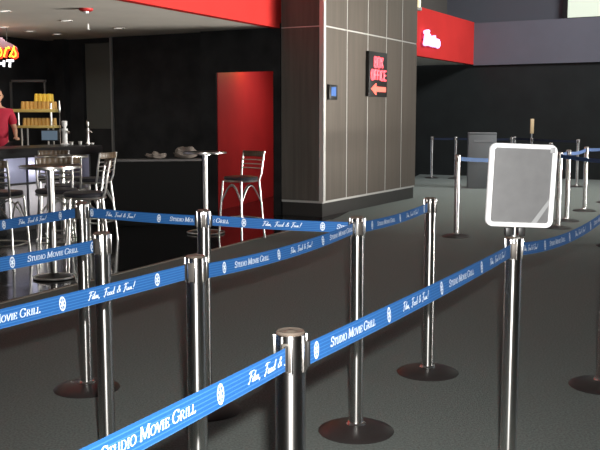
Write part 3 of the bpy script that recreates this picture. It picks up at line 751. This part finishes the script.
# glass shelf behind the bar
yS = 14.0
pa = aty(8, 109, yS); pb_ = aty(54, 111, yS); z1 = aty(30, 112.3, yS).z; z2 = aty(30, 125.5, yS).z; zf = aty(30, 150, yS).z
gsh = empty('glass_rack', ((pa.x+pb_.x)/2, yS, 0)); tag(gsh, 'two tier amber lit glass rack behind the bar', 'rack')
ww = pb_.x-pa.x
q = MB(); q.box((0, .15, z1+.025), (ww, .42, .05), bev=.005); q.build('upper_shelf', M_shelf, gsh)
q = MB(); q.box((.08, .15, z2-.02), (ww-.14, .40, .04), bev=.004); q.build('lower_shelf', M_shelf, gsh)
for xx in (-ww/2+.17, ww/2-.04):
    q = MB(); q.tube([(xx, -.03, z2-.02), (xx, -.03, z1+.02 if xx < 0 else z1+.14)], .018 if xx > 0 else .012, 10); q.build('upright', M_chromew, gsh)
for xx in (-ww/2+.2, ww/2-.10):
    for yy in (.0, .30):
        q = MB(); q.tube([(xx, yy, 0), (xx, yy, z2-.03)], .014, 8); q.build('leg', M_alu, gsh)
def make_glass(m, h=.115, r=.036):
    t = empty('drinking_glass'); q = MB(); q.lathe([(0, h), (r*.72, h), (r*.80, h*.8), (r, 0), (r*.92, 0), (r*.72, h*.8), (0, h*.93)], 14); q.build('bowl', m, t); return t
ga = make_glass(M_glassy); gb = make_glass(M_glassy2); ua = [False, False]
def place_glass(w_, loc, label, group):
    pr = (ga, gb)[w_]; o = copy_tree(pr) if ua[w_] else pr; ua[w_] = True
    o.location = loc; tag(o, label, 'glass', group)
X0 = gsh.location.x
for i in range(9): place_glass(0, (X0-ww/2+.24+i*.058*1.0, yS+.04, z2+.002), 'upturned amber glass in the row on the lower tier of the rack', 'glasses on the lower tier of the rack')
for i in range(8):
    for j in range(2): place_glass(0, (X0-ww/2+.22+i*.065, yS+.05+j*.14, z1+.052), 'upturned amber glass in the bottom layer on the upper tier', 'bottom layer glasses on the upper tier of the rack')
for i in range(4):
    for j in range(2): place_glass(1, (X0+ww/2-.28+i*.066, yS+.05+j*.14, z1+.169), 'bright yellow glass stacked on the right end of the upper tier', 'stacked yellow glasses at the right end of the rack')
lt = bpy.data.lights.new('rack_lamp', 'SPOT'); lt.energy = 22; lt.color = (1, .8, .45); lt.spot_size = 1.0; lt.spot_blend = .6; lt.shadow_soft_size = .05
lo_ = bpy.data.objects.new('rack_lamp', lt); C.objects.link(lo_); lo_.location = (X0+.1, yS-.9, 2.7)
lo_.rotation_euler = (Vector((X0+.05, yS+.05, z1))-lo_.location).to_track_quat('-Z', 'Y').to_euler()
# order screen
p = aty(50, 141, 13.8); p.y = 13.8; t = empty('order_screen', (p.x, p.y, p.z), 0); tag(t, 'dim blue order screen under the glass rack behind the bar', 'screen')
q = MB(); q.box((0, 0, .085), (.27, .03, .17), bev=.006); q.build('housing', M_rubber, t)
q = MB(); q.box((0, -.016, .085), (.24, .003, .14)); q.build('display', M_pos, t)
q = MB(); q.tube([(0, .02, .02), (0, .06, -.1), (0, .06, 1.02-p.z+.0)], .014, 8); q.build('stand', M_rubber, t)
bc = MB(); bc.box((0, 0, .5), (1.5, .10, 1.0), bev=.01); b_ = bc.build('back_counter', M_black, loc=(p.x-.35, p.y+.065, 0)); tag(b_, 'low black work counter below the order screen behind the bar', 'counter')
# picture frame on the back wall
wfp = MB(); wfp_c = aty(29, 92, 14.9)
for a, b in (((10, 80), (12.5, 108)), ((10, 80), (46, 82)), ((44, 80), (46, 108))):
    A = aty(*a, 14.9); Bp = aty(*b, 14.9); wfp.box(((A.x+Bp.x)/2-wfp_c.x, 0, (A.z+Bp.z)/2-wfp_c.z), (abs(Bp.x-A.x)+.005, .05, abs(Bp.z-A.z)+.005))
o = wfp.build('cabinet_frame', mat('smoky_frame', (.06, .06, .06), .4), loc=wfp_c); tag(o, 'dim grey open frame behind the amber glass rack', 'frame')

# ================================================================== BARTENDER
def skin_body(name, verts, edges, radii, m, parent, sub=2):
    me = bpy.data.meshes.new(name); me.from_pydata(verts, edges, []); o = bpy.data.objects.new(name, me); C.objects.link(o)
    sk = o.modifiers.new('skin', 'SKIN'); sk.use_smooth_shade = True
    for v, r in zip(me.skin_vertices[0].data, radii): v.radius = (r, r) if not isinstance(r, tuple) else r
    me.skin_vertices[0].data[0].use_root = True
    ss = o.modifiers.new('sub', 'SUBSURF'); ss.levels = sub; ss.render_levels = sub
    me.materials.append(m); o.parent = parent; return o
pp = aty(-1.5, 120, 13.35)
per = empty('person', (pp.x-.005, pp.y, .20), .5); per.scale = (.91, .91, .94)
tag(per, 'person in a red shirt standing behind the bar at left edge', 'person')
V = [(0, 0, .95), (0, 0, 1.12), (0, 0, 1.32), (0, 0, 1.44), (0, -.005, 1.53), (0, -.015, 1.62),
     (.18, 0, 1.42), (.25, -.04, 1.16), (.22, -.26, 1.04), (-.18, 0, 1.42), (-.25, -.04, 1.16), (-.22, -.26, 1.04),
     (.10, 0, .88), (.11, -.01, .48), (.11, .01, .08), (.11, -.16, .04), (-.10, 0, .88), (-.11, -.01, .48), (-.11, .01, .08), (-.11, -.16, .04)]
Eg = [(0, 1), (1, 2), (2, 3), (3, 4), (4, 5), (3, 6), (6, 7), (7, 8), (3, 9), (9, 10), (10, 11), (0, 12), (12, 13), (13, 14), (14, 15), (0, 16), (16, 17), (17, 18), (18, 19)]
Rd = [.13, .125, .135, .11, .055, .06, .062, .045, .028, .062, .045, .028, .09, .062, .045, .035, .09, .062, .045, .035]
body = skin_body('body', V, Eg, Rd, M_skin, per)
# fingers and head grown onto the body mesh, then fused
def head_bm(q, c):
    bm = bmesh.new(); bmesh.ops.create_uvsphere(bm, u_segments=20, v_segments=14, radius=1)
    for v in bm.verts:
        z = v.co.z; k = 1 if z > 0 else 1+.32*z
        v.co = Vector((v.co.x*.078*k, v.co.y*.098*(1 if z > 0 else 1+.12*z), z*.118))
        if v.co.y < -.05 and abs(v.co.x) < .02 and -.03 < v.co.z < .02: v.co.y -= .022
    bmesh.ops.transform(bm, matrix=Matrix.Translation(Vector(c)), verts=bm.verts); q.merge(bm)
hd = MB(); head_bm(hd, (0, -.03, 1.675)); hd.tube([(.078, -.02, 1.65), (.086, -.012, 1.68), (.080, -.01, 1.70)], .010, 8); hd.tube([(-.078, -.02, 1.65), (-.086, -.012, 1.68), (-.080, -.01, 1.70)], .010, 8)
for s_ in (-1, 1):
    for i in range(4):
        x = s_*.22+(i-1.5)*.019; L = (.068, .08, .076, .058)[i]
        hd.tube([(s_*.22+(i-1.5)*.012, -.27, 1.035), (x, -.33, 1.03), (x, -.33-L*.6, 1.02), (x, -.33-L, 1.0)], [.013, .0095, .0085, .007], 8)
    hd.tube([(s_*.205, -.27, 1.035), (s_*.18, -.31, 1.03), (s_*.168, -.345, 1.018)], [.014, .011, .008], 8)
    hd.lathe([(0, -.016), (.030, -.012), (.036, 0), (.030, .012), (0, .016)], 14, (s_*.22, -.295, 1.032), 1, 1.25)
hf = hd.build('head_and_hands', M_skin, per)
# join into one continuous body mesh
dg = bpy.context.evaluated_depsgraph_get(); dg.update()
ev = body.evaluated_get(dg); me2 = bpy.data.meshes.new_from_object(ev)
bm = bmesh.new(); bm.from_mesh(me2); bm.from_mesh(hf.data); me3 = bpy.data.meshes.new('body'); bm.to_mesh(me3); bm.free(); me3.materials.append(M_skin)
bpy.data.objects.remove(body); bpy.data.objects.remove(hf)
body = bpy.data.objects.new('body', me3); C.objects.link(body); body.parent = per
rmd = body.modifiers.new('fuse', 'REMESH'); rmd.mode = 'VOXEL'; rmd.voxel_size = .0065; rmd.use_smooth_shade = True
shirt = skin_body('shirt', [(0, 0, .80), (0, 0, 1.08), (0, 0, 1.32), (0, 0, 1.44), (0, 0, 1.50), (.18, 0, 1.42), (.245, -.03, 1.22), (-.18, 0, 1.42), (-.245, -.03, 1.22)],
                  [(0, 1), (1, 2), (2, 3), (3, 4), (3, 5), (5, 6), (3, 7), (7, 8)], [.165, .165, .165, .135, .085, .088, .072, .088, .072], M_shirt, per)
tro = skin_body('trousers', [(0, 0, .93), (.10, 0, .86), (.11, -.01, .48), (.11, .01, .10), (-.10, 0, .86), (-.11, -.01, .48), (-.11, .01, .10)],
                [(0, 1), (1, 2), (2, 3), (0, 4), (4, 5), (5, 6)], [.15, .112, .082, .068, .112, .082, .068], M_trouser, per)
q = MB(); bm = bmesh.new(); bmesh.ops.create_uvsphere(bm, u_segments=20, v_segments=14, radius=1)
for v in list(bm.verts):
    v.co = Vector((v.co.x*.086, v.co.y*.104, v.co.z*.118))
bmesh.ops.delete(bm, geom=[v for v in bm.verts if (v.co.y < -.045 and v.co.z < .06) or v.co.z < -.06], context='VERTS')
q.merge(bm, Matrix.Translation((0, -.02, 1.69))); q.build('hair', M_hair, per)
q = MB()
for s_ in (-1, 1): q.lathe([(0, -.009), (.009, 0), (0, .009)], 10, (s_*.03, -.122, 1.685))
q.build('eye', M_hair, per)
q = MB(); q.tube([(-.022, -.118, 1.615), (0, -.124, 1.612), (.022, -.118, 1.615)], .005, 8); q.build('mouth', mat('lips', (.4, .12, .10), .5), per)

# ================================================================== BAR TABLES AND STOOLS
def bar_table(loc, rad, h, label, topm, bf=.87):
    t = empty('bar_table', loc); tag(t, label, 'table', 'chrome column bar tables')
    q = MB(); q.lathe([(0, h-.03), (rad*.9, h-.03), (rad, h-.018), (rad, h-.006), (rad-.005, h), (0, h)], 40); tp = q.build('tabletop', topm, t)
    q = MB(); q.lathe([(rad, h-.026), (rad+.005, h-.024), (rad+.005, h-.004), (rad, h-.002)], 40); q.build('edge_band', M_chromew, tp)
    q = MB(); q.lathe([(0, .02), (.033, .02), (.033, h-.05), (.08, h-.045), (.08, h-.031), (0, h-.031)], 24); q.build('column', M_chromew, t)
    q = MB(); q.lathe([(0, 0), (rad*bf-.004, 0), (rad*bf, .008), (rad*bf-.02, .016), (.06, .03), (.034, .05), (0, .05)], 36); bs_ = q.build('base', M_rubber, t)
    q = MB(); n = 36; q.tube([(rad*bf*math.cos(2*PI*i/n), rad*bf*math.sin(2*PI*i/n), .012) for i in range(n)], .011, 8, closed=True); q.build('base_ring', M_chromew, bs_)
tD = atz(206, 233, 0); bar_table(tD, .27, 1.04, 'chrome column bar table in front of the black wall beside the red doorway', M_rubber)
tL = atz(54, 278, 0); bar_table(tL, .27, 1.035, 'nearest round bar table among the stools in front of the bar', M_tabletop, .66)
tR = atz(64.5, 246, 0); bar_table(tR, .29, 1.04, 'rear round bar table between the near table and the bar', M_tabletop, .62)

def make_stool():
    t = empty('bar_stool'); sh = .735
    q = MB(); q.lathe([(0, sh-.02), (.19, sh-.02), (.208, sh-.01), (.212, sh+.006), (.200, sh+.022), (.12, sh+.030), (0, sh+.032)], 32, sx=1, sy=.97); q.build('seat', M_seat, t)
    q = MB(); n = 28; q.tube([(.196*math.cos(2*PI*i/n), .190*math.sin(2*PI*i/n), sh-.03) for i in range(n)], .013, 8, closed=True); q.build('seat_ring', M_chromew, t)
    tops = [(.16, -.15), (-.16, -.15), (.16, .15), (-.16, .15)]; feet = [(.20, -.19), (-.20, -.19), (.20, .20), (-.20, .20)]
    for (a, b), (c, d) in zip(tops, feet):
        q = MB(); q.tube([(a, b, sh-.03), (a+(c-a)*.4, b+(d-b)*.4, sh*.6), (c, d, .012)], .0125, 10); q.tube([(c, d, .022), (c, d, 0)], .016, 10); q.build('leg', M_chromew, t)
    def at(i, z): k = 1-(z/(sh-.03)); return (tops[i][0]+(feet[i][0]-tops[i][0])*k, tops[i][1]+(feet[i][1]-tops[i][1])*k)
    for i, j in ((0, 1), (1, 3), (3, 2), (2, 0)):
        q = MB(); pts = []
        for k in range(11):
            u = k/10; z = .44+.21*math.sin(u*PI); a = at(i, z); b = at(j, z); pts.append((a[0]+(b[0]-a[0])*u, a[1]+(b[1]-a[1])*u, z))
        q.tube(pts, .009, 8); q.build('arch_brace', M_chromew, t)
    q = MB(); z = .24; c = [at(i, z) for i in (0, 1, 3, 2)]; pts = []
    for i in range(4):
        a, b = c[i], c[(i+1) % 4]
        for k in range(5): u = k/5; bul = .022*math.sin(u*PI); mx, my = a[0]+(b[0]-a[0])*u, a[1]+(b[1]-a[1])*u; rr_ = math.hypot(mx, my); pts.append((mx*(1+bul/rr_), my*(1+bul/rr_), z))
    q.tube(pts, .010, 8, closed=True); q.build('foot_ring', M_chromew, t)
    for s_ in (-1, 1):
        q = MB(); q.tube([(s_*.16, .15, sh-.03), (s_*.172, .178, sh+.05), (s_*.176, .195, sh+.18), (s_*.178, .225, sh+.325)], .0125, 10); q.build('back_post', M_chromew, t)
    def rail(z, r, h_, m, name):
        k = (z-sh)/.325; y = .172+.05*k; q = MB(); x0 = .172+.004*k
        pts = [(-x0+2*x0*i/8, y+.035*math.sin(i/8*PI), z) for i in range(9)]
        if h_:
            for i in range(8):
                a, b = Vector(pts[i]), Vector(pts[i+1]); m_ = (a+b)/2; q.box(m_, ((b-a).length+.004, .016, h_), rz=math.atan2(b.y-a.y, b.x-a.x), bev=.002)
        else: q.tube(pts, r, 8)
        q.build(name, m, t)
    rail(sh+.29, 0, .07, M_rail, 'top_rail')
    for z in (.215, .165, .115): rail(sh+z, .0075, 0, M_chromew, 'back_slat')
    return t
st0 = make_stool(); su = [False]
def stool(loc, rz, label):
    o = copy_tree(st0) if su[0] else st0; su[0] = True
    o.location = (loc.x, loc.y, 0); o.rotation_euler = (0, 0, rz); tag(o, label, 'bar stool', 'chrome ladder back bar stools')
stool(atz(241.5, 238, 0), math.radians(-42), 'chrome bar stool with black seat standing alone before the red doorway')
V3 = lambda x, y: Vector((x, y, 0))
stool(V3(-2.06, 8.60), math.radians(-72), 'chrome bar stool farthest right of the bar group, its back on the right')
stool(V3(-2.43, 8.97), math.radians(20), 'chrome bar stool whose wide black seat shows right above the far left stanchion')
stool(atz(4, 268, 0), math.radians(172), 'chrome bar stool at left edge with back slats over the bar front')
stool(V3(-2.50, 9.55), math.radians(192), 'chrome bar stool between the two round tables')
stool(V3(-2.46, 10.66), math.radians(-110), 'rear chrome bar stool by the black wall near the bar end')
stool(V3(-3.0, 10.98), math.radians(15), 'rear chrome bar stool pushed close to the bar front')

# ================================================================== LOW BLACK LEDGE WITH CLOTHS
a = atz(114, 226.5, 0); b = atz(201.5, 224, 0); zl = .905
d = (b-a); lw = empty('ledge_wall', (a+b)/2, math.atan2(d.y, d.x)); tag(lw, 'low black partition with a thin grey ledge left of the chrome bar table', 'partition')
q = MB(); q.box((0, .1, (zl-.03)/2), (d.length, .2, zl-.03)); q.build('panel', mat('ledge_black', (.005, .005, .005), .6, spec=.1), lw)
q = MB(); q.box((0, .08, zl-.015), (d.length+.02, .28, .03), bev=.004); q.build('ledge', mat('grey_ledge', (.085, .08, .08), .4), lw)
def cloth(px, w_, h_, label, seed):
    rnd = random.Random(seed); k = (px-114)/(201.5-114); p = a+d*k; o = MB(); bm = bmesh.new(); bmesh.ops.create_icosphere(bm, subdivisions=3, radius=1)
    for v in bm.verts:
        n = .12*math.sin(7*v.co.x+seed)+.10*math.sin(9*v.co.z+5*v.co.x)+.05*rnd.random()
        z = v.co.z; v.co = Vector((v.co.x*w_*(1+n*.6), v.co.y*.10*(1+n), (z*.5+.5)*h_*(1+n*1.2)))
        if v.co.z < .006: v.co.z = 0
        if v.co.z < h_*.25: v.co.x *= 1.12
    o.merge(bm); r = o.build('folded_cloth', M_bag, loc=(p.x-.03, p.y+.07, zl)); tag(r, label, 'cloth', 'crumpled cloths on the black ledge'); return r
cloth(158, .135, .085, 'smaller crumpled taupe cloth on the left part of the ledge', 2)
cloth(188, .17, .155, 'larger crumpled taupe cloth beside the chrome bar table on the ledge', 5)
